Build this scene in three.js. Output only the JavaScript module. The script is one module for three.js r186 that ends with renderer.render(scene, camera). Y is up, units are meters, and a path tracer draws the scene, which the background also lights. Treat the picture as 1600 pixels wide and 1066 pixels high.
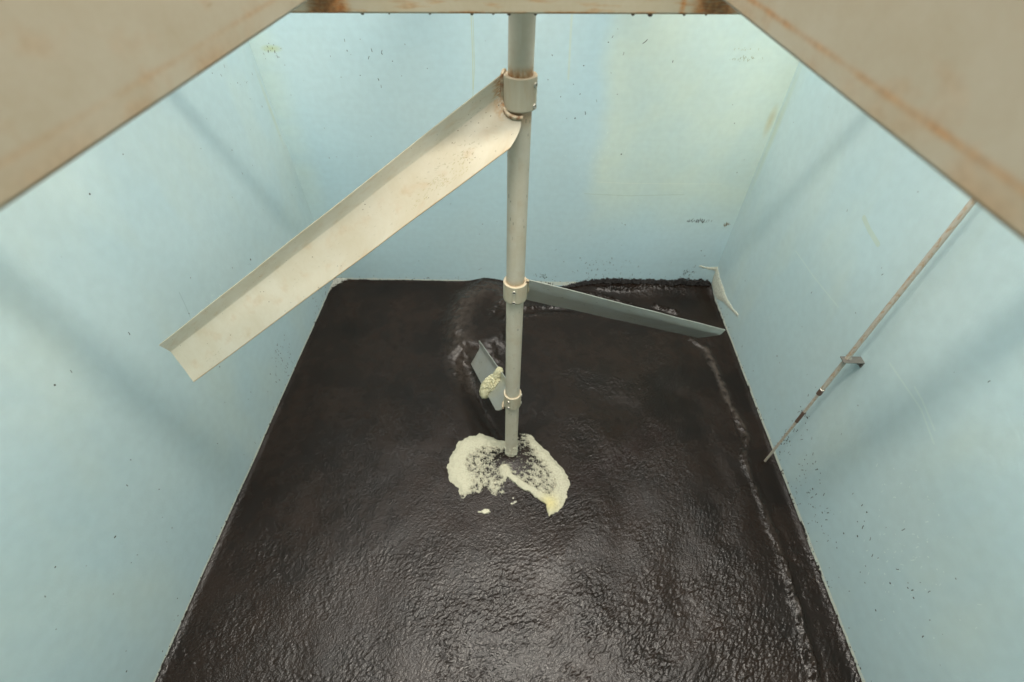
import * as THREE from 'three';
import { RectAreaLightUniformsLib } from 'three/addons/lights/RectAreaLightUniformsLib.js';
import { RoundedBoxGeometry } from 'three/addons/geometries/RoundedBoxGeometry.js';
import { mergeGeometries, mergeVertices } from 'three/addons/utils/BufferGeometryUtils.js';
import { createNoise2D, createNoise3D } from 'simplex-noise';

// ------------------------------------------------------------------ camera, light, exposure
const V = (x, y, z) => new THREE.Vector3(x, y, z);
const scene = new THREE.Scene();
const camera = new THREE.PerspectiveCamera(72.03, 1024 / 682, 0.05, 60);
{
  const m = new THREE.Matrix4().makeBasis(V(0.99947, -0.0042, -0.03213), V(-0.02076, 0.6783, -0.73449), V(0.02488, 0.73477, 0.67786));
  camera.quaternion.setFromRotationMatrix(m);
  camera.position.set(0, 2.2, 0);
  camera.focus = 1.75;
  camera.userData.fStop = 2.2;
}
const renderer = new THREE.WebGLRenderer({ antialias: true });
renderer.toneMapping = THREE.LinearToneMapping;
renderer.toneMappingExposure = 1.2;
renderer.shadowMap.enabled = true;
RectAreaLightUniformsLib.init();
scene.background = new THREE.Color(0.0, 0.0, 0.0);

// name, centre, width (x), depth (z), colour, radiance, glow, label
const LAMPS = [
  { at: [0.04, 4.0, -0.7], w: 1.2, d: 0.2, rgb: [1.0, 0.92, 0.79], power: 66, glow: 6, name: 'unseen_strip_lamp', label: 'long narrow warm strip lamp over the tank, out of view' },  // unseen source, lights the tank and glints on the near sludge
  { at: [0.0, 5.2, -1.0], w: 4.4, d: 4.2, rgb: [1.0, 0.975, 0.91], power: 4.3, glow: 2.5, name: 'added_fill_panel', label: 'broad square pale fill panel added high over the tank, out of view' },  // added fill light, evens out the brightness of the walls
];

// ------------------------------------------------------------------ helpers
let seed = 7;
const rnd = () => { seed = (seed + 0x6d2b79f5) | 0; let t = Math.imul(seed ^ (seed >>> 15), 1 | seed); t = (t + Math.imul(t ^ (t >>> 7), 61 | t)) ^ t; return ((t ^ (t >>> 14)) >>> 0) / 4294967296; };
const n2 = createNoise2D(rnd), n3 = createNoise3D(rnd);
const fbm = (x, y, o = 4) => { let s = 0, a = 0.5, f = 1; for (let i = 0; i < o; i++) { s += a * n2(x * f + i * 17.3, y * f - i * 9.1); a *= 0.5; f *= 2.03; } return s; };
const clamp = (v, a = 0, b = 1) => Math.min(b, Math.max(a, v));
const smooth = (a, b, v) => { const t = clamp((v - a) / (b - a)); return t * t * (3 - 2 * t); };
const lerp = (a, b, t) => a + (b - a) * t;
function segDist(x, z, pts) {          // [distance to polyline, share of its length]
  let best = 1e9, where = 0;
  for (let i = 0; i + 1 < pts.length; i++) {
    const [ax, az] = pts[i], [bx, bz] = pts[i + 1], dx = bx - ax, dz = bz - az;
    const t = clamp(((x - ax) * dx + (z - az) * dz) / (dx * dx + dz * dz));
    const d = Math.hypot(x - ax - dx * t, z - az - dz * t);
    if (d < best) { best = d; where = (i + t) / (pts.length - 1); }
  }
  return [best, where];
}
function inPoly(x, z, p) { let c = false; for (let i = 0, j = p.length - 1; i < p.length; j = i++) if ((p[i][1] > z) !== (p[j][1] > z) && x < (p[j][0] - p[i][0]) * (z - p[i][1]) / (p[j][1] - p[i][1]) + p[i][0]) c = !c; return c; }
const polyDist = (x, z, p) => (inPoly(x, z, p) ? -1 : 1) * segDist(x, z, [...p, p[0]])[0];   // negative inside
const used = {};
const numbered = (n) => { const k = used[n] = (used[n] ?? -1) + 1; return k ? `${n}_${String(k).padStart(3, '0')}` : n; };
function tag(o, label, category, group) { o.userData.label = label; if (category) o.userData.category = category; if (group) o.userData.group = group; return o; }
function thing(name, label, category, [x, y, z] = [0, 0, 0], group) { const o = new THREE.Group(); o.name = numbered(name); o.position.set(x, y, z); scene.add(o); return tag(o, label, category, group); }
function part(name, geometry, material, parent, label) {
  const m = new THREE.Mesh(geometry, material); m.name = parent === scene ? numbered(name) : name; m.castShadow = m.receiveShadow = true;
  if (label) m.userData.label = label; parent.add(m); return m;
}
function canvasTexture(c, srgb = true) { const t = new THREE.CanvasTexture(c); if (srgb) t.colorSpace = THREE.SRGBColorSpace; t.wrapS = t.wrapT = THREE.RepeatWrapping; t.magFilter = THREE.LinearFilter; return t; }
function noiseCanvas(w, h, fn) {       // fn(u, v) -> [r, g, b] in 0..255
  const c = document.createElement('canvas'); c.width = w; c.height = h;
  const g = c.getContext('2d'), im = g.createImageData(w, h);
  for (let y = 0; y < h; y++) for (let x = 0; x < w; x++) { const [r, gg, b] = fn(x / w, y / h), i = (y * w + x) * 4; im.data[i] = r; im.data[i + 1] = gg; im.data[i + 2] = b; im.data[i + 3] = 255; }
  g.putImageData(im, 0, 0); return c;
}
function tileNoise(size, f, fn) {      // seamless: noise on a torus
  return noiseCanvas(size, size, (u, v) => { const a = u * 2 * Math.PI, b = v * 2 * Math.PI; const k = fn(Math.cos(a), Math.sin(a), Math.cos(b), Math.sin(b)); return [k, k, k]; });
}

// ------------------------------------------------------------------ lamps, both out of view; the panel is added fill
for (const L of LAMPS) {
  const [x, y, z] = L.at, t = thing(L.name, L.label, 'lamp', L.at);
  const housing = new THREE.MeshStandardMaterial({ color: 0xd8d8d4, roughness: 0.5 });
  const rim = 0.03, hs = [];
  const add = (w, h, d, px, py, pz) => { const b = new THREE.BoxGeometry(w, h, d); b.translate(px, py, pz); hs.push(b); };
  add(L.w + 2 * rim, 0.03, L.d + 2 * rim, 0, 0.055, 0);
  add(rim, 0.06, L.d, -L.w / 2 - rim / 2, 0.01, 0); add(rim, 0.06, L.d, L.w / 2 + rim / 2, 0.01, 0);
  add(L.w + 2 * rim, 0.06, rim, 0, 0.01, -L.d / 2 - rim / 2); add(L.w + 2 * rim, 0.06, rim, 0, 0.01, L.d / 2 + rim / 2);
  part('housing', mergeGeometries(hs), housing, t);
  const df = new THREE.BoxGeometry(L.w - 0.004, 0.01, L.d - 0.004);
  part('diffuser', df, new THREE.MeshStandardMaterial({ color: 0xeeeeea, emissive: new THREE.Color(...L.rgb), emissiveIntensity: L.glow, roughness: 0.6 }), t);
  const light = new THREE.RectAreaLight(new THREE.Color(...L.rgb), L.power, L.w, L.d);
  light.position.set(x, y - 0.012, z); light.rotation.x = -Math.PI / 2; scene.add(light);
}

// ------------------------------------------------------------------ tank walls
const XL = -1.381, XR = 1.318, ZB = -2.602, ZN = 0.16, TOP = 1.996, BOT = -0.3, TH = 0.16;
const PPM = 700, WH = TOP - BOT;
function wallCanvas(len, sx, base, marks) {
  const w = Math.min(2048, Math.round(len * PPM)), h = Math.round(WH * PPM), k = w / len;
  const c = document.createElement('canvas'); c.width = w; c.height = h;
  const g = c.getContext('2d');
  g.imageSmoothingEnabled = true;
  g.drawImage(noiseCanvas(Math.round(w / 4), Math.round(h / 4), (u, v) => base(u * len, TOP - v * WH)), 0, 0, w, h);
  const X = (m) => m * k, Y = (m) => (TOP - m) * PPM;
  const P = {
    len, g, X, Y,
    dot(x, y, r, col) { g.fillStyle = col; g.beginPath(); g.ellipse(X(x), Y(y), r * k * (0.6 + rnd() * 0.7), r * k * (0.7 + rnd() * 0.8), rnd() * 3, 0, 7); g.fill(); },
    fleck(x, y, l, col, tilt = 0) { g.strokeStyle = col; g.lineCap = 'round'; g.lineWidth = k * (0.0012 + rnd() * 0.0018); g.beginPath(); const a = Math.PI / 2 + tilt + (rnd() - 0.5) * 1.1; g.moveTo(X(x), Y(y)); g.quadraticCurveTo(X(x + Math.cos(a) * l * 0.5 + (rnd() - 0.5) * l * 0.5), Y(y + Math.sin(a) * l * 0.5), X(x + Math.cos(a) * l), Y(y + Math.sin(a) * l)); g.stroke(); },
    cluster(x, y, rx, ry, n, col, size = 0.003) { for (let i = 0; i < n; i++) { const px = x + (rnd() + rnd() - 1) * rx, py = y + (rnd() + rnd() - 1) * ry; rnd() < 0.45 ? P.fleck(px, py, size * (1 + rnd() * 4), col) : P.dot(px, py, size * (0.3 + rnd() * 0.6), col); } },
    smear(x, y, rx, ry, col) { g.save(); g.translate(X(x), Y(y)); g.scale(rx * k, ry * k); const q = g.createRadialGradient(0, 0, 0, 0, 0, 1); q.addColorStop(0, col); q.addColorStop(1, col.replace(/[\d.]+\)$/, '0)')); g.fillStyle = q; g.beginPath(); g.arc(0, 0, 1, 0, 7); g.fill(); g.restore(); },
    line(pts, wd, col) { g.strokeStyle = col; g.lineCap = g.lineJoin = 'round'; g.lineWidth = wd * k; g.beginPath(); pts.forEach(([x, y], i) => (i ? g.lineTo(X(x), Y(y)) : g.moveTo(X(x), Y(y)))); g.stroke(); },
  };
  const DK = 'rgba(34,32,30,0.85)';
  // spatter that thickens towards the sludge, and the pale residue line it leaves
  for (let i = 0; i < 170; i++) { const y = 0.02 + Math.pow(rnd(), 2.6) * 1.5, x = rnd() * len; if (fbm(x * 2.2 + sx, y * 2.2, 2) < -0.02) continue; const a = DK.replace('0.85', (0.35 + rnd() * 0.5).toFixed(2)); rnd() < 0.55 ? P.dot(x, y, 0.0012 + rnd() * rnd() * 0.003, a) : P.fleck(x, y, 0.003 + rnd() * rnd() * 0.015, a); }
  for (let x = 0; x < len; x += 0.004) { const t = 0.004 + 0.006 * Math.max(0, fbm(x * 9 + sx, 3, 3) + 0.3); g.fillStyle = `rgba(226,226,210,${(0.55 + 0.4 * rnd()).toFixed(2)})`; g.fillRect(X(x), Y(t + 0.012), X(0.0045), (t + 0.03) * PPM); }
  for (let i = 0; i < 90; i++) { const x = rnd() * len, y = rnd() * rnd() * 0.06; P.dot(x, y, 0.001 + rnd() * 0.003, DK); }
  for (let x = 0; x < len; x += 0.0025) { const t = 0.014 * fbm(x * 5 + sx, 9, 3) + 0.007 * fbm(x * 45 + sx, 5, 3) - 0.004; if (t > 0) { g.fillStyle = 'rgba(30,27,25,0.9)'; g.fillRect(X(x), Y(t + 0.006), X(0.003), (t + 0.03) * PPM); } }
  marks(P, DK);
  return canvasTexture(c);
}
const wallBump = (() => {
  const t = canvasTexture(noiseCanvas(1024, 1024, (u, v) => {
    // seamless by cross-blending the noise with itself
    const f = (x, y) => 0.45 * fbm(x * 26, y * 26, 4) + 0.9 * fbm(x * 5, y * 6, 2) + 0.2 * fbm(x * 90, y * 90, 2);
    const bu = smooth(0.75, 1, u), bv = smooth(0.75, 1, v);
    const k = lerp(lerp(f(u, v), f(u - 1, v), bu), lerp(f(u, v - 1), f(u - 1, v - 1), bu), bv);
    const q = clamp(128 + k * 110, 0, 255); return [q, q, q];
  }), false);
  return t;
})();
function wallMaterial(map, len) {
  const b = wallBump.clone(); b.repeat.set(len / 0.9, WH / 0.9); b.needsUpdate = true;
  return new THREE.MeshStandardMaterial({ map, roughness: 0.5, bumpMap: b, bumpScale: 0.0009 });
}
const mixc = (a, b, t) => [lerp(a[0], b[0], t), lerp(a[1], b[1], t), lerp(a[2], b[2], t)];
const BLUE = [176, 205, 214], PALE = [189, 206, 206], GREEN = [197, 209, 198];
const lenS = ZN - ZB, lenB = XR - XL;
const sideBase = (ox) => (x, y) => {
  let c = mixc(BLUE, PALE, clamp(0.65 + 0.32 * fbm(x * 0.9 + ox, y * 0.9, 4)));
  c = mixc(c, GREEN, 0.35 * clamp(fbm(x * 1.7 - ox, y * 0.8 + 5, 4) * 1.6));
  const s = 1 + 0.02 * fbm(x * 14 + ox, y * 14, 3); return [c[0] * s, c[1] * s, c[2] * s];
};
const backTex = wallCanvas(lenB, 3.1, (x, y) => {
  const X = x + XL;
  let c = mixc(BLUE, PALE, clamp(0.35 + 0.32 * fbm(x * 0.9 + 3, y * 0.9 + 1, 4)));
  const edge = 0.33 + 0.05 * fbm(y * 3, 1, 2);
  const st = smooth(edge, edge + 0.13, X) * smooth(0.35, 0.8, y) * clamp(0.85 + 0.35 * fbm(x * 2.3, y * 2.6, 4));
  c = mixc(c, [204, 215, 197], st * 0.65);
  c = mixc(c, [204, 216, 200], 0.4 * smooth(-1.2, -1.34, X) * clamp(0.6 + fbm(y * 3, 8, 3)));
  const s = 1 + 0.01 * fbm(x * 3, y * 30, 3) + 0.02 * fbm(x * 18, y * 18, 2); return [c[0] * s, c[1] * s, c[2] * s];
}, (P, DK) => {
  const b = (x) => x - XL;
  P.line([[b(-0.277), 1.66], [b(-0.281), 1.45], [b(-0.29), 1.3]], 0.006, 'rgba(190,190,140,0.35)');
  P.line([[b(-0.268), 1.66], [b(-0.275), 1.4], [b(-0.302), 1.2], [b(-0.305), 1.0]], 0.003, 'rgba(176,178,130,0.4)');
  P.line([[b(0.191), 1.66], [b(0.195), 1.5], [b(0.199), 1.35]], 0.01, 'rgba(206,206,170,0.3)');
  P.smear(b(-1.28), 1.48, 0.06, 0.02, 'rgba(170,175,95,0.5)'); P.smear(b(1.29), 1.15, 0.025, 0.1, 'rgba(170,140,80,0.35)');
  P.cluster(b(1.057), 1.445, 0.09, 0.012, 40, 'rgba(112,112,72,0.6)', 0.002);
  P.cluster(b(1.05), 1.49, 0.09, 0.01, 18, 'rgba(142,142,100,0.5)', 0.002);
  P.cluster(b(1.09), 0.53, 0.085, 0.012, 70, DK, 0.0035); P.cluster(b(1.27), 0.505, 0.025, 0.015, 26, 'rgba(90,66,36,0.8)', 0.0035);
  P.cluster(b(1.14), 0.12, 0.06, 0.06, 34, DK, 0.004); P.cluster(b(0.52), 0.16, 0.3, 0.12, 55, DK, 0.003);
  P.cluster(b(0.3), 1.35, 0.3, 0.25, 16, DK, 0.0035); P.cluster(b(-0.7), 1.4, 0.45, 0.18, 16, DK, 0.003); P.cluster(b(-1.28), 1.46, 0.08, 0.09, 16, DK, 0.0025);
  P.fleck(b(0.543), 1.51, 0.025, DK, -0.3); P.fleck(b(-0.33), 0.11, 0.03, DK, -0.9); P.cluster(b(0.12), 0.06, 0.08, 0.03, 16, DK, 0.005);
  P.line([[b(0.35), 0.712], [b(0.62), 0.702], [b(0.95), 0.715]], 0.004, 'rgba(150,165,150,0.35)');
  P.line([[b(0.42), 0.79], [b(0.6), 0.783], [b(1.15), 0.786]], 0.003, 'rgba(226,230,216,0.4)');
  P.cluster(b(0.45), 0.92, 0.25, 0.18, 60, 'rgba(226,234,226,0.45)', 0.003);
});
const leftTex = wallCanvas(lenS, 11.7, sideBase(21), (P, DK) => {
  const b = (z) => ZN - z;                                   // u = 0 at the near end
  for (const [z, y] of [[-1.512, 1.461], [-1.304, 1.431], [-0.409, 0.722], [-1.351, 0.862], [-1.9, 1.3], [-2.1, 1.2], [-0.8, 1.1]]) P.dot(b(z), y, 0.0022, DK);
  P.line([[b(-1.345), 0.845], [b(-1.36), 0.9], [b(-1.372), 0.96]], 0.003, 'rgba(120,150,150,0.35)');
  P.cluster(b(-2.3), 0.13, 0.2, 0.12, 30, DK, 0.004); P.cluster(b(-1.7), 0.16, 0.15, 0.12, 36, DK, 0.0035); P.cluster(b(-2.35), 1.4, 0.2, 0.2, 14, DK, 0.003);
  P.cluster(b(-1.5), 0.8, 0.16, 0.05, 40, 'rgba(216,232,226,0.4)', 0.004);
  P.smear(b(-2.57), 1.2, 0.02, 0.25, 'rgba(196,200,160,0.35)');
});
const rightTex = wallCanvas(lenS, 5.3, sideBase(47), (P, DK) => {
  const b = (z) => z - ZB;                                   // u = 0 at the back end
  for (const l of [[[-0.82, 0.87], [-0.93, 0.902], [-1.13, 0.9]], [[-0.85, 0.9], [-0.95, 0.925], [-1.0, 0.93]], [[-1.485, 0.843], [-1.7, 0.82], [-1.918, 0.81]]]) P.line(l.map(([z, y]) => [b(z), y]), 0.007, 'rgba(206,222,216,0.4)');
  P.line([[b(-1.50), 1.15], [b(-1.58), 1.16], [b(-1.64), 1.175]], 0.02, 'rgba(188,190,140,0.25)');
  P.cluster(b(-1.27), 0.16, 0.05, 0.14, 30, DK, 0.004); P.cluster(b(-0.95), 0.18, 0.3, 0.15, 60, DK, 0.0035); P.cluster(b(-1.25), 0.3, 0.12, 0.1, 14, DK, 0.004);
  P.cluster(b(-0.6), 0.5, 0.3, 0.3, 110, 'rgba(224,236,230,0.6)', 0.003); P.cluster(b(-0.6), 0.42, 0.3, 0.25, 22, DK, 0.0035); P.cluster(b(-1.9), 0.35, 0.25, 0.2, 30, 'rgba(214,228,220,0.45)', 0.003);
  P.smear(b(-2.57), 1.1, 0.04, 0.4, 'rgba(190,190,140,0.3)');
});
const nearTex = wallCanvas(lenB, 8.9, sideBase(77), () => {});
const tank = thing('sludge_tank', 'pale blue painted square tank seen from above', 'tank', [0, 0, 0]);
function wall(w, d, x, z, tex, len, label) { const g = new THREE.BoxGeometry(w, WH, d); g.translate(x, (TOP + BOT) / 2, z); return part('tank_wall', g, wallMaterial(tex, len), tank, label); }
wall(lenB + 2 * TH, TH, (XL + XR) / 2, ZB - TH / 2, backTex, lenB, 'back wall with a yellowish stain on its right half');
wall(TH, lenS, XL - TH / 2, (ZN + ZB) / 2, leftTex, lenS, 'left wall');
wall(TH, lenS, XR + TH / 2, (ZN + ZB) / 2, rightTex, lenS, 'right wall with a thin pipe along it');
wall(lenB + 2 * TH, TH, (XL + XR) / 2, ZN + TH / 2, nearTex, lenB);
{ // the back wall is wider than its texture: put u = 0..1 on the visible width
  for (const i of [0, 3]) { const uv = tank.children[i].geometry.attributes.uv; for (let k = 0; k < uv.count; k++) uv.setX(k, (uv.getX(k) * (lenB + 2 * TH) - TH) / lenB); }
}

// ------------------------------------------------------------------ sludge
const ridgeR = [[1.07, -2.079], [1.147, -1.982], [1.17, -1.77], [1.175, -1.585], [1.203, -1.438], [1.21, -1.36], [1.156, -1.25], [1.15, -1.153], [1.17, -0.926], [1.174, -0.808], [1.172, -0.647], [1.167, -0.524], [1.154, -0.411], [1.145, -0.307], [1.13, 0.1]];
const moundRim = [[-0.289, -1.68], [-0.36, -1.78], [-0.42, -1.9], [-0.478, -2.0], [-0.493, -2.271], [-0.425, -2.453], [-0.253, -2.56]];
const wake = [[0.27, -1.07], [0.42, -1.17], [0.58, -1.28], [0.72, -1.38]];
const dryRim = [[-0.3, -1.7], [-0.37, -1.8], [-0.4, -1.95], [-0.42, -2.1], [-0.42, -2.27], [-0.36, -2.42], [-0.25, -2.5], [-0.13, -2.48], [-0.11, -2.36]];
const trough = [[-0.35, -1.84], [-0.3, -1.7], [-0.21, -1.5], [-0.15, -1.4], [-0.105, -1.32]];
const channel = [[-0.2, -2.12], [-0.13, -2.28], [0.003, -2.316], [0.134, -2.364], [0.265, -2.36], [0.437, -2.328]];
const ridgeB = [[0.2, -2.5], [0.271, -2.5], [0.494, -2.479], [0.622, -2.429], [0.725, -2.38], [0.824, -2.32], [0.922, -2.267], [0.982, -2.251]];
const ridgeB2 = [[0.45, -2.54], [0.746, -2.533], [0.862, -2.557], [1.089, -2.563]];
const ridgeB3 = [[0.86, -2.395], [0.92, -2.373], [0.999, -2.337], [1.056, -2.301]];
const gauss = (d, s) => Math.exp(-(d * d) / (2 * s * s));
function sludgeHeight(x, z, fine = true) {
  let h = 0.006 * fbm(x * 1.3, z * 1.3, 3);
  // heaped against the back wall on both sides, a dip behind the shaft
  h += 0.03 * smooth(-2.44, -2.6, z) * smooth(0.25, 0.6, x) + 0.03 * gauss(x + 0.25, 0.1) * smooth(-2.35, -2.6, z) - 0.06 * gauss(x - 0.13, 0.13) * smooth(-2.25, -2.5, z);
  // mound dragged up by the buried blade
  const mx = x + 0.27, mz = z + 2.2, md = Math.hypot(mx / 0.26, mz / 0.42);
  const wob = 0.12 * fbm(x * 5, z * 5, 3);
  h += 0.06 * smooth(1.08, 0.5, md + wob);
  let [d, t] = segDist(x, z, moundRim); h += 0.012 * gauss(d + wob * 0.2, 0.04) * smooth(0, 0.2, t) * smooth(1, 0.85, t);
  [d, t] = segDist(x, z, trough); h -= 0.055 * gauss(d, 0.05);
  [d, t] = segDist(x, z, channel); const lump = 0.5 + 0.9 * fbm(x * 22, z * 22, 3), ends = smooth(0, 0.12, t) * smooth(1, 0.8, t); h += ends * (-0.022 * gauss(d, 0.028) + 0.012 * gauss(d - 0.05, 0.016) * lump);
  [d, t] = segDist(x, z, wake); h -= 0.003 * gauss(d, 0.05) * smooth(0, 0.3, t) * smooth(1, 0.6, t);
  // folds
  const wv = 0.02 * fbm(x * 6 + 3, z * 6, 3);
  [d, t] = segDist(x, z, ridgeR);
  const side = x > 1.165 ? 1 : -1;
  h += (0.007 + 0.009 * smooth(0.55, 0.85, t)) * (0.65 + 0.6 * clamp(0.5 + 0.9 * fbm(x * 26, z * 26, 3))) * gauss(d + wv, 0.013) - 0.004 * gauss(d + wv - 0.035 * side, 0.02) * (side > 0 ? 1 : 0) - 0.008 * smooth(0, 0.1, x - 1.18);
  [d, t] = segDist(x, z, ridgeB); const tp = (q) => smooth(0, 0.2, q) * smooth(1, 0.75, q) * (0.45 + 1.1 * clamp(0.5 + fbm(x * 26 + 5, z * 26, 3))); h += 0.018 * tp(t) * gauss(d + wv * 0.8, 0.012);
  [d, t] = segDist(x, z, ridgeB2); h += 0.016 * tp(t) * gauss(d + wv * 0.8, 0.011);
  [d, t] = segDist(x, z, ridgeB3); h += 0.014 * tp(t) * gauss(d + wv * 0.4, 0.011);
  // swirl rolled up by the blades: low broad rolls round the shaft
  const sx = x + 0.05, sz = z + 1.225, r = Math.hypot(sx, sz), th = Math.atan2(sz, sx);
  h += 0.003 * Math.sin(r * 17 + 3 * fbm(x * 1.6, z * 1.6, 2)) * smooth(0.15, 0.5, r) * smooth(-0.2, 0.6, sx + sz * 0.5);
  h += 0.03 * gauss(r, 0.09);
  // right of the shaft a smooth swollen lobe at the near side
  h += 0.014 * gauss(Math.hypot((x - 0.22) / 1.0, (z + 0.7) / 1.2), 0.22);
  if (fine) {
    const rough = Math.max(lerp(0.2, 1.15, smooth(-1.25, -0.35, z)), 0.5 * smooth(0.05, 0.3, x) * smooth(1.0, 0.8, x) * smooth(-2.3, -2.0, z)) * lerp(0.55, 1.0, smooth(-0.9, 0.3, x)) * (1 - 0.75 * smooth(0.06, 0.0, 1.18 - x - 0.0) * smooth(-0.75, -1.1, z));
    const c = Math.cos(th), s = Math.sin(th), q = 0.35 + r * 0.8;
    let f = 0.0009 * n3(r * 38, c * 14 * q, s * 14 * q) + 0.0011 * n3(r * 92 + 9, c * 38 * q, s * 38 * q) + 0.0011 * n3(x * 125, z * 180, 2) + 0.0006 * n3(x * 230, z * 260, 5);
    const patch = 0.45 + 0.8 * smooth(-0.45, 0.4, fbm(x * 2.6 + 2, z * 2.6, 3));
    const torn = 0.55 * gauss(segDist(x, z, moundRim)[0], 0.06) + 0.7 * gauss(Math.hypot(x + 0.15, z + 2.5), 0.12) + 0.45 * smooth(0.3, 0.6, x) * smooth(-2.2, -2.45, z); h += f * (rough * 1.25 + torn) * patch + 0.006 * gauss(Math.hypot(x + 0.402, z + 1.769), 0.012);
  }
  // meets the walls with a slight creep
  const e = Math.min(x - XL, XR - x, z - ZB);
  h += 0.006 * gauss(e, 0.012);
  return h;
}
const sludgeBump = canvasTexture(noiseCanvas(2048, 2048, (u, v) => {
  const x = XL + u * lenB, z = ZB + v * lenS;
  const k = 0.55 * n2(x * 160, z * 190) + 0.35 * n2(x * 330 + 7, z * 360) + 0.4 * n2(x * 70, z * 95 + 4);
  const q = clamp(128 + 90 * k, 0, 255); return [q, q, q];
}), false);
{
  const NX = 620, NZ = 634, g = new THREE.PlaneGeometry(lenB + 0.012, lenS + 0.012, NX, NZ), pos = g.attributes.position, col = new Float32Array(pos.count * 3);
  for (let i = 0; i < pos.count; i++) {
    const x = pos.getX(i) + (XL + XR) / 2, z = -pos.getY(i) + (ZN + ZB) / 2;
    pos.setXYZ(i, x, sludgeHeight(clamp(x, XL, XR), clamp(z, ZB, ZN)), z);
    const k = clamp(0.5 + 0.9 * fbm(x * 2 + 9, z * 2, 4)), w = clamp(0.5 + 1.1 * fbm(x * 9 + 4, z * 9, 3));
    let c = mixc([0.0066, 0.0044, 0.0033], [0.0165, 0.0098, 0.0066], k * 0.7 + w * 0.3);
    // drier, paler skin where the blades have rolled the sludge over
    const [dm, tm] = segDist(x, z, dryRim), [dr, tr] = segDist(x, z, ridgeR), gr = clamp(0.5 + 1.2 * fbm(x * 16, z * 16, 4)), gf = clamp(0.5 + 1.1 * fbm(x * 60, z * 60, 3));
    const dry = 0.85 * gauss(dm, 0.055) * (0.35 + 0.65 * gr) * (0.5 + 0.6 * gf) + 0.9 * smooth(0.02, 0.07, tr) * smooth(0.42, 0.16, tr) * gauss(dr, 0.014) * gr + 0.5 * gauss(dr, 0.008) * gr;
    c = mixc(c, [0.055, 0.043, 0.035], clamp(dry));
    c = mixc(c, [0.0105, 0.0042, 0.003], 0.7 * clamp(gauss(segDist(x, z, wake)[0], 0.045) * (0.2 + gr)));
    col.set(c, i * 3);
  }
  g.setAttribute('color', new THREE.BufferAttribute(col, 3)); g.computeVertexNormals();
  const m = new THREE.MeshPhysicalMaterial({ color: 0xffffff, vertexColors: true, roughness: 0.15, ior: 1.33, bumpMap: sludgeBump, bumpScale: 0.0018 });
  const s = part('sludge', g, m, scene, 'glossy black sludge filling the bottom of the tank'); s.userData.kind = 'structure';
}

// dried crust heaped on the back wall right of the shaft
{
  const bits = [], ico = new THREE.IcosahedronGeometry(1, 0);
  for (let i = 0; i < 2600; i++) {
    const x = lerp(0.24, 1.3, rnd()), edge = smooth(0.24, 0.55, x) * (0.7 + 0.3 * smooth(0.95, 1.2, x));
    const s = 0.0016 + rnd() * rnd() * 0.0065 + 0.001 * edge, g = ico.clone(), p = g.attributes.position, o = rnd() * 50;
    for (let k = 0; k < p.count; k++) { const f = 1 + 0.55 * n3(p.getX(k) * 1.4 + o, p.getY(k) * 1.4, p.getZ(k) * 1.4); p.setXYZ(k, p.getX(k) * f, p.getY(k) * f, p.getZ(k) * f); }
    g.scale(s * 1.3, s * (0.7 + rnd() * 0.6), s * 0.8);
    const up = (rnd() * (0.6 + 0.7 * rnd()) + 0.1) * (0.012 + 0.026 * edge * (0.7 + 0.6 * fbm(x * 9, 2, 2)));
    const zz = ZB + rnd() * 0.03 * (1 - up / 0.06) + 0.002;
    g.translate(x, sludgeHeight(x, ZB + 0.01, false) + up - 0.004, zz); bits.push(g);
  }
  const g = mergeGeometries(bits.map((b) => mergeVertices(b))); g.computeVertexNormals();
  const m = part('sludge_crust', g, new THREE.MeshStandardMaterial({ color: new THREE.Color(0.014, 0.0115, 0.0105), roughness: 0.7 }), scene, 'ragged black crust along the foot of the back wall right of the shaft');
  m.userData.category = 'crust';
}

// ------------------------------------------------------------------ foam
const foamL = [[-0.093, -1.324], [-0.156, -1.345], [-0.226, -1.347], [-0.275, -1.322], [-0.331, -1.293], [-0.372, -1.209], [-0.375, -1.125], [-0.358, -1.073], [-0.311, -1.024], [-0.284, -0.982], [-0.214, -1.004], [-0.169, -1.028], [-0.129, -0.997], [-0.088, -0.998], [-0.075, -1.065], [-0.06, -1.116], [-0.03, -1.2], [-0.05, -1.3]];
const foamR = [[-0.011, -1.35], [0.051, -1.336], [0.102, -1.279], [0.151, -1.224], [0.209, -1.16], [0.239, -1.109], [0.243, -1.064], [0.207, -0.958], [0.175, -0.926], [0.138, -0.9], [0.12, -0.915], [0.13, -0.956], [0.084, -0.987], [0.005, -1.034], [-0.06, -1.076], [-0.085, -1.123], [-0.06, -1.2], [-0.04, -1.3]];
const rope = [[-0.086, -1.13], [-0.06, -1.085], [0.005, -1.045], [0.084, -1.0], [0.135, -0.97], [0.145, -0.92]];
const rimL = [[-0.11, -1.32], [-0.156, -1.33], [-0.226, -1.33], [-0.32, -1.275], [-0.35, -1.2], [-0.355, -1.12], [-0.31, -1.06]];
const rimR = [[0.06, -1.31], [0.11, -1.25], [0.19, -1.15], [0.215, -1.07], [0.19, -0.98], [0.15, -0.93]];
const foamWhite = new THREE.MeshStandardMaterial({ vertexColors: true, roughness: 0.75 });
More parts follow.
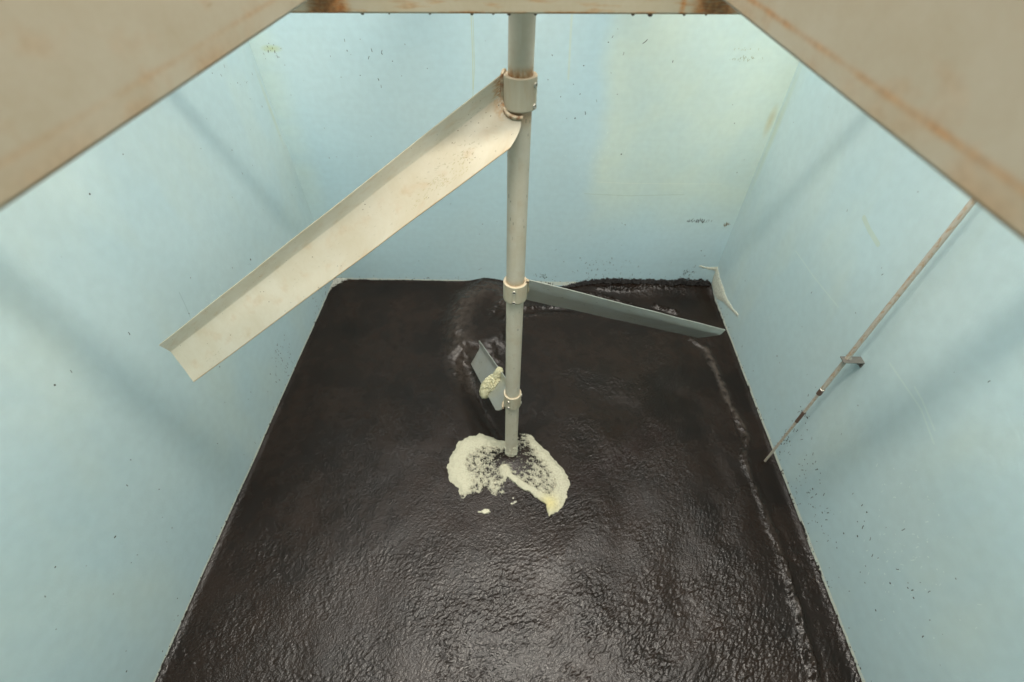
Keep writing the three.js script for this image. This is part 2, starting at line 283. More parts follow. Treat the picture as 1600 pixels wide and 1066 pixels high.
function foamSheet(x0, x1, z0, z1, step, inside, thick, tone, place = (x, z, t) => [x, sludgeHeight(x, z) + t, z]) {
  const nx = Math.round((x1 - x0) / step), nz = Math.round((z1 - z0) / step), id = new Map(), pos = [], col = [], idx = [];
  const at = (i, j, top) => {
    const key = ((i * 2048 + j) << 1) | (top ? 1 : 0); if (id.has(key)) return id.get(key);
    const x = x0 + i * step, z = z0 + j * step, h = top ? thick(x, z) : -0.004;
    pos.push(...place(x + 0.4 * step * n2(x * 300, z * 300), z + 0.4 * step * n2(x * 300 + 50, z * 300), h)); col.push(...tone(x, z, top));
    id.set(key, pos.length / 3 - 1); return pos.length / 3 - 1;
  };
  const on = (i, j) => i >= 0 && j >= 0 && i < nx && j < nz && inside(x0 + (i + 0.5) * step, z0 + (j + 0.5) * step);
  const q = (a, b, c, d) => idx.push(a, b, c, a, c, d);
  for (let i = 0; i < nx; i++) for (let j = 0; j < nz; j++) if (on(i, j)) {
    q(at(i, j, 1), at(i, j + 1, 1), at(i + 1, j + 1, 1), at(i + 1, j, 1));
    if (!on(i - 1, j)) q(at(i, j, 0), at(i, j + 1, 0), at(i, j + 1, 1), at(i, j, 1));
    if (!on(i + 1, j)) q(at(i + 1, j + 1, 0), at(i + 1, j, 0), at(i + 1, j, 1), at(i + 1, j + 1, 1));
    if (!on(i, j - 1)) q(at(i + 1, j, 0), at(i, j, 0), at(i, j, 1), at(i + 1, j, 1));
    if (!on(i, j + 1)) q(at(i, j + 1, 0), at(i + 1, j + 1, 0), at(i + 1, j + 1, 1), at(i, j + 1, 1));
  }
  const g = new THREE.BufferGeometry(); g.setIndex(idx);
  g.setAttribute('position', new THREE.Float32BufferAttribute(pos, 3)); g.setAttribute('color', new THREE.Float32BufferAttribute(col, 3)); g.computeVertexNormals(); return g;
}
{
  const density = (x, z) => {
    const a = gauss(Math.max(0, segDist(x, z, rope)[0] - 0.012), 0.016), b = gauss(Math.max(0, segDist(x, z, rimL)[0] - 0.03), 0.05), c = 0.93 * gauss(Math.max(0, segDist(x, z, rimR)[0] - 0.015), 0.045);
    const r = Math.hypot(x + 0.05, z + 1.2);
    return Math.max(a * 1.15, b * 1.08, c, 0.64) - 0.5 * smooth(0.17, 0.04, r) * (1 - Math.max(a, b * 0.7));
  };
  const edge = (x, z) => Math.min(polyDist(x, z, foamL), polyDist(x, z, foamR)) + 0.013 * fbm(x * 14, z * 14, 5);
  const margin = (x, z) => {           // how far a spot is from being open sludge
    const e = edge(x, z), d = density(x, z), n = 0.5 + 0.85 * (0.7 * fbm(x * 26 + 3, z * 30, 3) + 0.5 * fbm(x * 80, z * 90, 3));
    return d + 0.1 + 0.4 * smooth(0.8, 0.95, d) - 0.3 * smooth(-0.025, 0, e) - n;
  };
  const g = foamSheet(-0.42, 0.29, -1.4, -0.86, 0.0024, (x, z) => edge(x, z) < 0 && margin(x, z) > 0,
  (x, z) => { const e = Math.max(0, -edge(x, z)), d = density(x, z), m = smooth(0, 0.45, margin(x, z)); return 0.0008 + 0.011 * m * smooth(0, 0.03, e) * clamp(d) * (0.9 + 0.4 * fbm(x * 22, z * 22, 2)) + 0.009 * gauss(segDist(x, z, rope)[0], 0.013) + 0.0006 * m * n2(x * 200, z * 200); },
  (x, z, top) => { const d = density(x, z), k = clamp(-0.02 + 0.62 * d + 0.75 * smooth(0, 0.4, margin(x, z)) * 0.6 + 0.55 * fbm(x * 70, z * 70, 3) - 0.04); const y = gauss(Math.hypot(x - 0.14, z + 0.96), 0.03); return mixc([0.13, 0.125, 0.1], mixc([0.41, 0.39, 0.29], [0.5, 0.44, 0.22], y), clamp(k)); });
  const f = part('foam_patch', g, foamWhite, scene, 'patchy cream scum of foam in two lobes around the foot of the shaft'); f.userData.category = 'foam';
  const sc = foamSheet(-0.21, -0.14, -0.94, -0.89, 0.0016, (x, z) => Math.hypot((x + 0.163) / 0.019, (z + 0.915) / 0.011) + 0.5 * fbm(x * 80, z * 80, 3) < 1 || (Math.hypot((x + 0.187) / 0.016, (z + 0.912) / 0.004) + 0.5 * fbm(x * 90, z * 90, 2) < 0.9), () => 0.005 + 0.003 * rnd(), () => [0.48, 0.46, 0.35]);
  part('foam_flake', sc, foamWhite, scene, 'small bright cream foam flake alone in front of the left foam lobe').userData.category = 'foam';
  const sc2 = foamSheet(-0.07, 0.0, -1.0, -0.92, 0.0016, (x, z) => segDist(x, z, [[-0.042, -0.955], [-0.022, -0.967]])[0] + 0.006 * fbm(x * 90, z * 90, 3) < 0.0035 || Math.hypot(x + 0.035, z + 0.985) < 0.004, () => 0.0025, () => [0.45, 0.43, 0.35]);
  part('foam_flake', sc2, foamWhite, scene, 'faint tiny foam streak in front of the gap between the foam lobes').userData.category = 'foam';
}

// ------------------------------------------------------------------ painted steel
function steelTexture(w, h, base, rust, seedx, extra, lu = 1, lv = 0.2) {   // lu, lv: the size in metres of the face it covers
  return canvasTexture((() => { const c = noiseCanvas(w, h, (u, v) => {
    const a = fbm(u * lu * 7 + seedx, v * lv * 7, 4), b = fbm(u * lu * 60 + seedx, v * lv * 60, 3);
    let k = mixc(base, [base[0] * 0.95, base[1] * 0.93, base[2] * 0.89], clamp(0.4 + 0.6 * a + 0.2 * b));
    const r = rust(u, v); if (r > 0) k = mixc(k, mixc([180, 120, 66], [142, 92, 48], clamp(0.5 + b)), clamp(r)); return k; });
    if (extra) extra(c.getContext('2d'), w, h); return c; })());
}
const STEEL = [206, 192, 162];
// support frame: two side beams and the cross beams that carry the shaft
const frame = thing('support_frame', 'rust stained beige steel frame of beams across the top of the tank', 'steel frame', [0, 1.952, 0]);
{
  const HB = 0.17, CB = 0.046, TB = 0.07;
  const sideTex = (sx, k) => steelTexture(1024, 256, [169, 160, 142], (u, v) => {
    const e = v; // v = 0 at the top edge
    const line = gauss(e - 0.845 - 0.01 * fbm(u * 9 + sx, 1, 2), 0.015) * clamp(0.5 + 0.6 * fbm(u * 30 + sx, 4, 4)) * 0.75 * k;
    const low = smooth(0.8, 1, e) * clamp(0.3 + 0.9 * fbm(u * 11 + sx, 7, 4)) * 0.45;
    return line + low + 0.12 * clamp(fbm(u * 26 + sx, v * 2, 4) * 2.2 - 0.35);
  }, sx, (g, w, h) => {
    for (let i = 0; i < 14; i++) { const x = rnd() * w, y = rnd() * h * 0.8, r = 3 + rnd() * 8; const q = g.createRadialGradient(x, y, 0, x, y, r); q.addColorStop(0, 'rgba(130,110,74,0.45)'); q.addColorStop(1, 'rgba(130,110,74,0)'); g.fillStyle = q; g.fillRect(x - r, y - r, 2 * r, 2 * r); }
  }, 2.96, 0.2);
  // inner lower edges of the two side beams, measured along the beams
  const sides = [{ a: [-0.4096, -0.3072], b: [-0.3904, -0.9624], out: -1, s: 3.3, k: 0.35 }, { a: [0.3524, -0.2856], b: [0.3339, -0.9208], out: 1, s: 8.1, k: 1.0 }];
  for (const S of sides) {
    const dx = S.b[0] - S.a[0], dz = S.b[1] - S.a[1], l = Math.hypot(dx, dz), ux = dx / l, uz = dz / l;
    const z0 = ZN + 0.1, z1 = ZB - 0.1, len = z0 - z1, mz = (z0 + z1) / 2, mx = S.a[0] + ux / uz * (mz - S.a[1]);
    const g = new RoundedBoxGeometry(TB, HB, len, 3, 0.006);
    const m = new THREE.MeshStandardMaterial({ map: sideTex(S.s, S.k), roughness: 0.5 });
    const p = part('side_beam', g, m, frame, S.out < 0 ? 'left side beam, out of focus' : 'right side beam with a rust line along its lower edge');
    p.position.set(mx + S.out * TB / 2, HB / 2 + 0.048, mz); p.rotation.y = Math.atan2(-ux, -uz);
  }
  const crossTex = steelTexture(1024, 256, [176, 167, 146], (u, v) => {
    const ends = Math.max(smooth(0.05, 0.02, Math.abs(u - 0.142)), smooth(0.05, 0.02, Math.abs(u - 0.872)), 0.7 * smooth(0.008, 0.0, Math.abs(u - 0.812)));
    const low = smooth(0.86, 1, v) * clamp(0.15 + 1.6 * fbm(u * 9, 2, 4)) + 0.6 * smooth(0.93, 1, v) * smooth(0.1, 0.0, Math.abs(u - 0.42));
    return ends * clamp(0.9 + 0.7 * fbm(u * 30, v * 7, 3)) + low + 0.35 * clamp(fbm(u * 8 + 5, v * 2, 4) * 2 - 0.3);
  }, 14, null, 1.06, 0.046);
  const xm = { map: crossTex, roughness: 0.5 };
  const crossM = new THREE.MeshStandardMaterial(xm);
  const cw = 1.06, cx = -0.03;
  const cross = (z, label) => { const g = new RoundedBoxGeometry(cw, CB, 0.06, 3, 0.004); const p = part('cross_beam', g, crossM, frame, label); p.position.set(cx, CB / 2, z); return p; };
  const near = cross(-1.155, 'front cross beam with orange rust at both ends');
  const rustM = new THREE.MeshStandardMaterial({ color: new THREE.Color(0.05, 0.03, 0.02), roughness: 0.35 });
  const drop = new THREE.SphereGeometry(1, 12, 8);
  for (const [px, s] of [[566, 4], [609, 2.4], [674, 3], [741, 4], [775, 3], [800, 4.6], [842, 4], [995, 4], [1022, 6], [1075, 3.6], [1109, 2.6]]) {
    const d = part('water_drop', drop, rustM, near); d.scale.set(s * 0.0009, s * 0.0007, s * 0.0009);
    d.position.set((px - 805) * 0.00128 - 0.037 - cx, -CB / 2 - 0.0008, 0.024);
  }
  // short unseen brackets, placed to cast the shadow bands on the side walls
  const brM = new THREE.MeshStandardMaterial({ color: new THREE.Color(0.55, 0.47, 0.34), roughness: 0.55 });
  for (const s of [-1, 1]) for (const [z, w] of [[-0.86, 0.085], [-1.65, 0.05]]) {
    const x0 = s < 0 ? XL - 0.1 : 0.425, x1 = s < 0 ? -0.485 : XR + 0.1;
    const g = new RoundedBoxGeometry(x1 - x0, 0.05, w, 2, 0.004); const p = part('unseen_bracket', g, brM, frame); p.position.set((x0 + x1) / 2, 0.075, z);
  }
}

// ------------------------------------------------------------------ agitator
const axis = (y) => V(-0.054 + 0.01846 * y, y, -1.225 - 0.00974 * y);
const agitator = thing('tank_agitator', 'beige steel stirring shaft with three drooping paddle blades standing in the sludge', 'agitator', [0, 0, 0]);
{
  const up = axis(1).sub(axis(0)).normalize(), tilt = new THREE.Quaternion().setFromUnitVectors(V(0, 1, 0), up);
  const shaftTex = steelTexture(256, 2048, [205, 197, 180], (u, v) => {
    const y = 2.3 - v * 2.6;                                   // metres above the sludge
    return 0.9 * smooth(0.03, 0.0, y - 1.805) * smooth(1.79, 1.8, y) * clamp(0.7 + fbm(u * 9, v * 60, 3)) + 0.45 * smooth(0.05, 0.0, 1.726 - y) * smooth(1.735, 1.72, y) + 0.3 * smooth(0.03, 0, y - 1.164) * smooth(1.15, 1.16, y) + 0.1 * clamp(2 * fbm(u * 2, v * 26, 4) - 0.45);
  }, 31, (g, w, h) => {
    const Y = (y) => (2.3 - y) / 2.6 * h;
    g.strokeStyle = 'rgba(30,28,24,0.9)'; g.lineWidth = 5; g.lineJoin = 'round';
    g.beginPath(); g.moveTo(w * 0.745, Y(1.597)); g.lineTo(w * 0.765, Y(1.608)); g.lineTo(w * 0.79, Y(1.603)); g.stroke();
    g.fillStyle = 'rgba(60,56,44,0.35)'; for (let i = 0; i < 160; i++) g.fillRect(rnd() * w, rnd() * h, 1 + rnd() * 4, 2 + rnd() * 9);
  }, 0.19, 2.6);
  const lathe = (pts, seg = 48) => new THREE.LatheGeometry(pts.map(([r, y]) => new THREE.Vector2(r, y)), seg);
  const steelM = (tex, o = {}) => new THREE.MeshStandardMaterial({ map: tex, roughness: 0.5, metalness: 0.0, ...o });
  const shaft = part('shaft', lathe([[0.031, -0.3], [0.031, 2.3]]), steelM(shaftTex), agitator);
  shaft.position.copy(axis(0)); shaft.quaternion.copy(tilt);
  // foam clinging to the foot of the shaft
  {
    const pos = [], g0 = new THREE.IcosahedronGeometry(1, 1), bits = [];
    for (let i = 0; i < 260; i++) { const a = rnd() * 6.3, y = 0.02 + Math.pow(rnd(), 1.6) * 0.09, s = 0.0012 + rnd() * 0.0022, b = g0.clone(); b.scale(s, s * 1.2, s); b.translate(-0.054 + 0.031 * Math.cos(a) + 0.0012, y, -1.225 + 0.031 * Math.sin(a)); bits.push(b); }
    part('foam_spots', mergeGeometries(bits), new THREE.MeshStandardMaterial({ color: new THREE.Color(0.6, 0.58, 0.46), roughness: 0.8 }), agitator).userData.kind = 'stuff';
  }
  const fl = part('drive_flange', lathe([[0.031, 0], [0.074, 0], [0.078, 0.004], [0.078, 0.018], [0.074, 0.022], [0.031, 0.022]]), new THREE.MeshStandardMaterial({ color: new THREE.Color(0.5, 0.44, 0.33), roughness: 0.5 }), agitator);
  fl.position.copy(axis(2.0));

  // blades: a strip folded along its length, welded to the collar; the first one's shape, turned round the shaft for the others
  const F = V(-0.068, 1.76, -1.236), D = V(-1.052, -0.674, 0.285), d = D.clone().normalize(), n = V(-0.26148671, 0, -0.96520708), u = V(-0.50765271, 0.85051418, 0.13752949);
  const L = D.length(), C0 = axis(1.76);
  const sAcross = n.clone().multiplyScalar(-0.076).addScaledVector(u, -0.089);              // fold -> lower edge
  const sUp = n.clone().multiplyScalar(0.003).addScaledVector(u, 0.037);                    // fold -> upper edge
  const faceN = new THREE.Vector3().crossVectors(d, sAcross).normalize(); if (faceN.y < 0) faceN.negate();
  const flangeN = new THREE.Vector3().crossVectors(d, sUp).normalize(); if (flangeN.dot(sAcross) < 0) flangeN.negate();
  const rootA = (t) => (t < 0 ? -0.024 * Math.min(1, -t) : lerp(lerp(0, 0.014, clamp(t / 0.4)), -0.008, smooth(0.3, 0.62, t)) + 0.059 * Math.pow(clamp((t - 0.6) / 0.4), 2.2));
  function bladeGeometry() {
    const prof = [];                                            // t from -1 (top of flange) over 0 (fold) to 1 (lower edge)
    for (let i = 0; i <= 5; i++) prof.push(-1 + i / 5 * 0.86);
    for (const t of [-0.08, -0.03, 0.0, 0.02, 0.05, 0.09]) prof.push(t);
    for (let i = 1; i <= 14; i++) prof.push(0.09 + 0.91 * i / 14);
    const ss = []; for (let i = 0; i <= 60; i++) ss.push(Math.pow(i / 60, 1.4));
    const P = (t, s, back) => {
      const p = F.clone(), soft = 0.06;
      // round the fold by blending both legs near t = 0
      const b = Math.max(t, 0), a = Math.max(-t, 0);
      const w = t < 0 ? 0.5 * gauss(t / 0.1, 1) : 0.5 * gauss(t / 0.05, 1);
      p.addScaledVector(sAcross, b).addScaledVector(sUp, a);
      const nn = flangeN.clone().lerp(faceN, t < 0 ? w : 1 - w).normalize();
      p.addScaledVector(nn, 0.0025 * w);
      const along = L * s + rootA(t) * (1 - s) + (s > 0.9 ? 0 : 0);
      p.addScaledVector(d, along);
      p.addScaledVector(u, 0.0012 * n2(s * 3.1, t * 1.5 + 4));
      if (back) p.addScaledVector(nn, -0.005);
      return p;
    };
    const pos = [], uv = [], idx = [], W = prof.length, S = ss.length;
    for (const back of [false, true]) for (let i = 0; i < S; i++) for (let j = 0; j < W; j++) { const p = P(prof[j], ss[i], back); pos.push(p.x, p.y, p.z); uv.push(ss[i], 0.5 - 0.5 * prof[j]); }
    const A = (i, j, b) => (b ? S * W : 0) + i * W + j;
    for (let i = 0; i + 1 < S; i++) for (let j = 0; j + 1 < W; j++) { idx.push(A(i, j), A(i, j + 1), A(i + 1, j), A(i, j + 1), A(i + 1, j + 1), A(i + 1, j)); idx.push(A(i, j, 1), A(i + 1, j, 1), A(i, j + 1, 1), A(i, j + 1, 1), A(i + 1, j, 1), A(i + 1, j + 1, 1)); }
    const strip = (list, flip) => { // edges get their own vertices so that they stay crisp
      const base = pos.length / 3;
      for (const [i, j] of list) for (const b of [0, 1]) { const k = A(i, j, b); pos.push(pos[k * 3], pos[k * 3 + 1], pos[k * 3 + 2]); uv.push(uv[k * 2], uv[k * 2 + 1]); }
      for (let k = 0; k + 1 < list.length; k++) { const a = base + 2 * k; flip ? idx.push(a, a + 2, a + 1, a + 1, a + 2, a + 3) : idx.push(a, a + 1, a + 2, a + 1, a + 3, a + 2); }
    };
    const r = (k) => [...Array(k).keys()];
    strip(r(S).map((i) => [i, 0]), false); strip(r(S).map((i) => [i, W - 1]), true); strip(r(W).map((j) => [0, j]), true); strip(r(W).map((j) => [S - 1, j]), false);
    const g = new THREE.BufferGeometry(); g.setAttribute('position', new THREE.Float32BufferAttribute(pos, 3)); g.setAttribute('uv', new THREE.Float32BufferAttribute(uv, 2)); g.setIndex(idx);
    g.translate(-C0.x, -C0.y, -C0.z); g.computeVertexNormals(); return g;
  }
  const bladeTex = steelTexture(2048, 512, [194, 188, 171], (u_, v) => 0.85 * smooth(0.03, 0.0, u_) * clamp(0.5 + 1.2 * fbm(u_ * 60, v * 14, 3)) * smooth(0.85, 0.55, v) + 0.12 * clamp(2 * fbm(u_ * 14, v * 3, 4) - 0.3), 52, (g, w, h) => {
    // wear and scuffs, thickest over the third next to the shaft
    const scuff = (cx, cy, rx, ry, k, col) => { for (let i = 0; i < k; i++) { const x = (cx + (rnd() + rnd() - 1) * rx) * w, y = (cy + (rnd() + rnd() - 1) * ry) * h; g.strokeStyle = col; g.lineWidth = 1 + rnd() * 1.6; g.beginPath(); g.moveTo(x, y); g.quadraticCurveTo(x + (rnd() - 0.5) * 16, y + (rnd() - 0.5) * 14, x + (rnd() - 0.5) * 26, y + (rnd() - 0.5) * 14); g.stroke(); } };
    scuff(0.14, 0.75, 0.1, 0.12, 60, 'rgba(92,84,50,0.4)'); scuff(0.2, 0.86, 0.12, 0.1, 90, 'rgba(128,118,62,0.4)'); scuff(0.3, 0.8, 0.3, 0.25, 40, 'rgba(110,104,80,0.25)'); scuff(0.12, 0.4, 0.12, 0.3, 26, 'rgba(80,72,52,0.4)');
    scuff(0.9, 0.9, 0.05, 0.08, 14, 'rgba(100,96,72,0.35)'); scuff(0.5, 0.6, 0.5, 0.35, 40, 'rgba(120,112,88,0.25)');
    g.fillStyle = 'rgba(40,36,28,0.7)'; for (let i = 0; i < 100; i++) { g.beginPath(); g.arc(Math.pow(rnd(), 1.5) * w, rnd() * h, 0.8 + rnd() * 1.8, 0, 7); g.fill(); }
    g.fillStyle = 'rgba(150,120,70,0.5)'; g.fillRect(0, h - 4, w, 4);
  }, 1.28, 0.16);
  const bladeM = steelM(bladeTex, { roughness: 0.4, metalness: 0.15 });
  const greyM = steelM(steelTexture(512, 256, [196, 198, 192], () => 0, 71, (g, w, h) => { g.fillStyle = 'rgba(40,38,34,0.6)'; for (let i = 0; i < 40; i++) g.fillRect(rnd() * w, rnd() * h, 1 + rnd() * 3, 1 + rnd() * 3); }), { roughness: 0.45, metalness: 0.68 });
  const bladeG = bladeGeometry();
  const collarTex = steelTexture(512, 256, [194, 185, 164], (u_, v) => 0.5 * smooth(0.16, 0.0, v) * clamp(0.4 + fbm(u_ * 12, v * 3, 3)) + 0.4 * smooth(0.8, 1, 1 - v) * 0 + 0.12 * clamp(2 * fbm(u_ * 6, v * 4, 4)), 66);
  const collarM = steelM(collarTex, { roughness: 0.48 });
  const screwM = new THREE.MeshStandardMaterial({ color: new THREE.Color(0.5, 0.47, 0.4), metalness: 0.8, roughness: 0.3 }), darkM = new THREE.MeshStandardMaterial({ color: new THREE.Color(0.02, 0.018, 0.015), roughness: 0.6 });
  const weldM = new THREE.MeshStandardMaterial({ vertexColors: true, roughness: 0.5, metalness: 0.2 });
  const list = [
    { y: 1.76, turn: 0, y0: 1.726, y1: 1.805, r: 0.0415, screws: [[62, 1.787], [62, 1.738]], bevel: 0.006, label: 'upper blade, brightly lit, reaching to the left' },
    { y: 1.12, turn: 189, y0: 1.082, y1: 1.164, r: 0.0415, screws: [[-4, 1.144], [-4, 1.097]], bevel: 0.012, label: 'middle blade, grey, reaching to the right', grey: true },
    { y: 0.47, turn: -87, y0: 0.446, y1: 0.534, r: 0.039, screws: [[-25, 0.509], [-25, 0.466], [86, 0.52], [86, 0.464]], bevel: 0.008, label: 'lower blade, blue grey, its tip buried in the sludge', grey: true },
  ];
  for (const B of list) {
    const c = axis((B.y0 + B.y1) / 2), h = B.y1 - B.y0;
    const q = (x, y) => [x, y];
    const col = part('collar', lathe([q(0.0312, h / 2 - 0.001), q(0.0318, h / 2), q(B.r - 0.002, h / 2), q(B.r - 0.0006, h / 2 - 0.0006), q(B.r, h / 2 - 0.002), q(B.r, -h / 2 + B.bevel), q(B.r - 0.0012, -h / 2 + B.bevel * 0.5), q(0.0335, -h / 2), q(0.0312, -h / 2)].reverse(), 64), collarM, agitator);
    col.position.copy(c); col.quaternion.copy(tilt);
    for (const [deg, y] of B.screws) {
      const a = deg * Math.PI / 180, s = part('set_screw', lathe([[0.0034, 0.0005], [0.0034, 0.0026], [0.0056, 0.0034], [0.007, 0.0022], [0.0074, -0.002]].map((k) => k).reverse(), 20), screwM, col);
      s.position.set(Math.sin(a) * B.r, y - c.y, Math.cos(a) * B.r); s.quaternion.setFromUnitVectors(V(0, 1, 0), V(Math.sin(a), 0, Math.cos(a)));
      const hk = part('hex_socket', new THREE.CylinderGeometry(0.0036, 0.0036, 0.0016, 6), darkM, col); hk.quaternion.copy(s.quaternion); hk.position.copy(s.position).addScaledVector(V(Math.sin(a), 0, Math.cos(a)), 0.0006);
    }
    const b = part('blade', bladeG, B.grey ? greyM : bladeM, agitator, B.label);
    const bc = axis(B.y); b.position.copy(bc); b.rotation.y = B.turn * Math.PI / 180;
    // weld bead along the line where the strip meets the collar
    const bead = [[-0.063, 1.807, -1.262], [-0.0665, 1.803, -1.245], [-0.068, 1.778, -1.238], [-0.067, 1.742, -1.233], [-0.058, 1.727, -1.21], [-0.041, 1.7205, -1.199], [-0.021, 1.7185, -1.1965], [-0.012, 1.7195, -1.196]].map((p) => { const v = V(...p).sub(C0); v.x *= 0.95; v.z *= 0.95; return v; });
    if (B.turn) for (const p of bead) { p.y = Math.max(p.y, -h / 2 - 0.01); }
    const wg = new THREE.TubeGeometry(new THREE.CatmullRomCurve3(bead), 90, 0.0055, 10), wp = wg.attributes.position, wc = [];
    for (let i = 0; i < wp.count; i++) {
      const x = wp.getX(i), y = wp.getY(i), z = wp.getZ(i), k = 0.0011 * n3(x * 160, y * 160, z * 160) + 0.0006 * Math.sin((x + y * 1.2 + z) * 900); wp.setXYZ(i, x + k, y + k, z + k);
      const t = B.grey ? 0.15 : clamp(0.3 + 0.8 * n3(x * 45, y * 45, z * 45) + 0.3 * n3(x * 130, y * 130, z * 130)); wc.push(...mixc([0.5, 0.42, 0.29], [0.23, 0.11, 0.045], t));
    }
    wg.setAttribute('color', new THREE.Float32BufferAttribute(wc, 3)); wg.computeVertexNormals();
    part('weld_bead', wg, weldM, b);
  }
}

// ------------------------------------------------------------------ lumps of foam
function lump(name, label, category, balls, amp, freq, color, flat) {
  // joined soft balls: rays from the centre of a sphere grid, pushed out to the balls' smooth union
  const g = new THREE.IcosahedronGeometry(1, 24), p = g.attributes.position, v = V(0, 0, 0), col = [];
  const c = V(0, 0, 0); for (const b of balls) c.add(V(...b.slice(0, 3)).multiplyScalar(1 / balls.length));
  const field = (q) => { let s = 0; for (const b of balls) { const dd = Math.hypot(q.x - b[0], q.y - b[1], q.z - b[2]) / b[3]; s += Math.exp(-2.2 * (dd * dd - 1)); } return s - 1; };
  for (let i = 0; i < p.count; i++) {
    const dir = V(p.getX(i), p.getY(i), p.getZ(i)).normalize(); let far = 0;
    for (let t = 0.12; t > 0; t -= 0.0015) { v.copy(c).addScaledVector(dir, t); if (field(v) > 0) { far = t; break; } }
    v.copy(c).addScaledVector(dir, far);
    const k = amp * (n3(v.x * freq, v.y * freq, v.z * freq) + 0.6 * n3(v.x * freq * 2.3, v.y * freq * 2.3, v.z * freq * 2.3));
    v.addScaledVector(dir, k); p.setXYZ(i, v.x, v.y, v.z);
    const t = clamp(0.5 + 1.1 * k / amp * 0.6 + 0.4 * n3(v.x * 200, v.y * 200, v.z * 200)); col.push(...mixc([color[0] * 0.72, color[1] * 0.7, color[2] * 0.6], color, t));
  }
  g.setAttribute('color', new THREE.Float32BufferAttribute(col, 3));
  const mv = mergeVertices(g.deleteAttribute('normal').deleteAttribute('uv')); mv.computeVertexNormals();
  return tag(part(name, mv, foamWhite, scene), label, category);
}
lump('foam_clump', 'yellowish lump of foam stuck on the lower blade beside the shaft', 'foam',
  [[-0.118, 0.385, -1.47, 0.021], [-0.128, 0.366, -1.462, 0.02], [-0.13, 0.335, -1.452, 0.03], [-0.136, 0.305, -1.44, 0.034], [-0.165, 0.297, -1.455, 0.034], [-0.182, 0.275, -1.445, 0.034], [-0.192, 0.252, -1.43, 0.028], [-0.143, 0.315, -1.458, 0.034]], 0.005, 62, [0.62, 0.58, 0.39]);

// pale dried scum running down the right hand back corner
{
  const smear = [[-2.603, 0.172], [-2.56, 0.168], [-2.516, 0.152], [-2.419, 0.147], [-2.34, 0.137], [-2.256, 0.146], [-2.19, 0.162], [-2.12, 0.184], [-2.115, 0.17], [-2.19, 0.14], [-2.256, 0.116], [-2.36, 0.078], [-2.431, 0.03], [-2.50, 0.02], [-2.58, 0.035], [-2.603, 0.09]];
  const tail = [[1.19, 0.174], [1.205, 0.18], [1.24, 0.172], [1.27, 0.168], [1.322, 0.175], [1.322, 0.135], [1.29, 0.146], [1.25, 0.155], [1.21, 0.166]];
  const sheet = (poly, x0, x1, y0, y1, place) => { const e = (x, y) => polyDist(x, y, poly) + 0.007 * fbm(x * 40, y * 60, 3); return foamSheet(x0, x1, y0, y1, 0.0022, (x, y) => e(x, y) < 0 && 0.5 + 0.9 * fbm(x * 25 + 7, y * 60, 3) < 1.1, (x, y) => 0.001 + 0.003 * smooth(0, 0.028, -e(x, y)) * (0.85 + 0.3 * fbm(x * 14, y * 40, 2)), (x, y) => { const k = clamp(0.92 + 0.4 * fbm(x * 45 + 4, y * 45, 3)); return [0.68 * k, 0.68 * k, 0.57 * k]; }, place); };
  const g = mergeGeometries([sheet(smear, -2.61, -2.09, 0.02, 0.2, (a, b, h) => [XR - h, b, a]), sheet(tail, 1.18, XR, 0.12, 0.19, (a, b, h) => [a, b, ZB + h])]);
  const m = new THREE.MeshStandardMaterial({ vertexColors: true, roughness: 0.7, side: THREE.DoubleSide });
  tag(part('scum_smear', g, m, scene), 'pale cream scum smeared down the right wall at the back corner', 'scum');
}

{
  const e = (x, z) => { const u = x - XL, w = z - ZB; return Math.pow(Math.max(0, u) / 0.12, 0.6) + Math.pow(Math.max(0, w) / 0.13, 0.6) - 1 + 0.25 * fbm(x * 60, z * 60, 3); };
  const g = foamSheet(XL, XL + 0.16, ZB, ZB + 0.17, 0.0022, (x, z) => e(x, z) < 0 && fbm(x * 70 + 3, z * 70, 3) < 0.3, (x, z) => 0.004 + 0.012 * clamp(-e(x, z)), (x, z) => { const k = clamp(0.75 + 0.7 * fbm(x * 80, z * 80, 3)); return [0.5 * k, 0.5 * k, 0.44 * k]; });
  part('scum_flake', g, foamWhite, scene, 'small pale scrap of dried scum in the back left corner of the sludge').userData.category = 'scum';
}

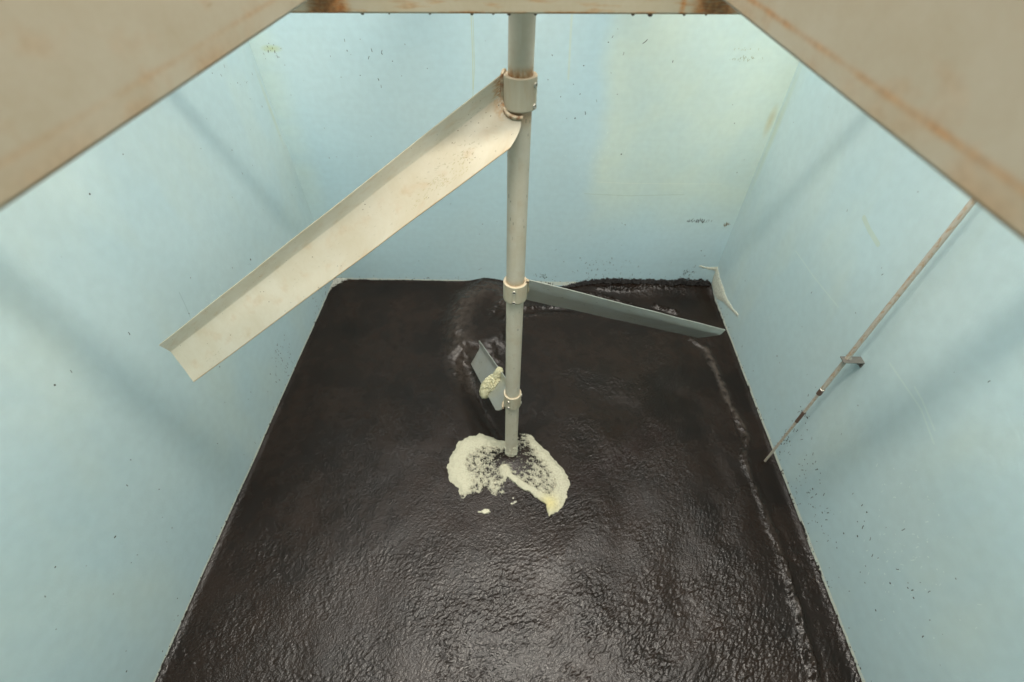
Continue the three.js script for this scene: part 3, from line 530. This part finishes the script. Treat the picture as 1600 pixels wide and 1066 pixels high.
// ------------------------------------------------------------------ level pipe on the right wall
{
  const pipe = thing('level_pipe', 'thin grey pipe standing in the sludge along the right wall', 'pipe', [1.26, 0, -1.23]);
  const cyl = (r, y0, y1, seg = 20) => { const g = new THREE.CylinderGeometry(r, r, y1 - y0, seg); g.translate(0, (y0 + y1) / 2, 0); return g; };
  const m = new THREE.MeshStandardMaterial({ map: steelTexture(128, 1024, [190, 184, 174], (u, v) => 0.35 * clamp(2 * fbm(u * 3, v * 40, 4)), 91), roughness: 0.45, metalness: 0.1 });
  const dark = new THREE.MeshStandardMaterial({ color: new THREE.Color(0.12, 0.075, 0.055), roughness: 0.5 }), brk = new THREE.MeshStandardMaterial({ color: new THREE.Color(0.2, 0.19, 0.17), roughness: 0.4, metalness: 0.6 }), shine = new THREE.MeshStandardMaterial({ color: new THREE.Color(0.75, 0.72, 0.66), roughness: 0.25, metalness: 0.7 });
  part('upper_tube', cyl(0.0086, 0.6, 2.05), m, pipe); part('lower_tube', cyl(0.006, -0.15, 0.6), m, pipe);
  part('coupling', cyl(0.0102, 0.574, 0.606), dark, pipe); const ring = new THREE.TorusGeometry(0.0088, 0.0019, 8, 28); ring.rotateX(Math.PI / 2); ring.translate(0, 0.607, 0); part('collar_ring', ring, shine, pipe);
  part('sleeve', cyl(0.0074, 0.36, 0.44), dark, pipe);
  const plate = new RoundedBoxGeometry(XR - 1.26 + 0.022, 0.005, 0.034, 2, 0.0015); plate.translate((XR - 1.26 - 0.022) / 2, 0.805, 0.006); part('wall_bracket', plate, brk, pipe);
  const back = new RoundedBoxGeometry(0.005, 0.026, 0.034, 2, 0.0015); back.translate(XR - 1.26 - 0.003, 0.792, 0.006); part('back_plate', back, brk, pipe);
  const ub = new THREE.TorusGeometry(0.012, 0.0026, 8, 24, Math.PI); ub.rotateX(Math.PI / 2); ub.rotateY(-Math.PI / 2 + Math.PI); ub.translate(0, 0.811, 0); part('u_bolt', ub, shine, pipe);
  for (const y of [0.79]) { const bolt = new THREE.CylinderGeometry(0.0035, 0.0035, 0.01, 6); bolt.rotateZ(Math.PI / 2); bolt.translate(XR - 1.26 - 0.011, y, 0.012); part('bolt', bolt, brk, pipe); }
}

renderer.render(scene, camera);
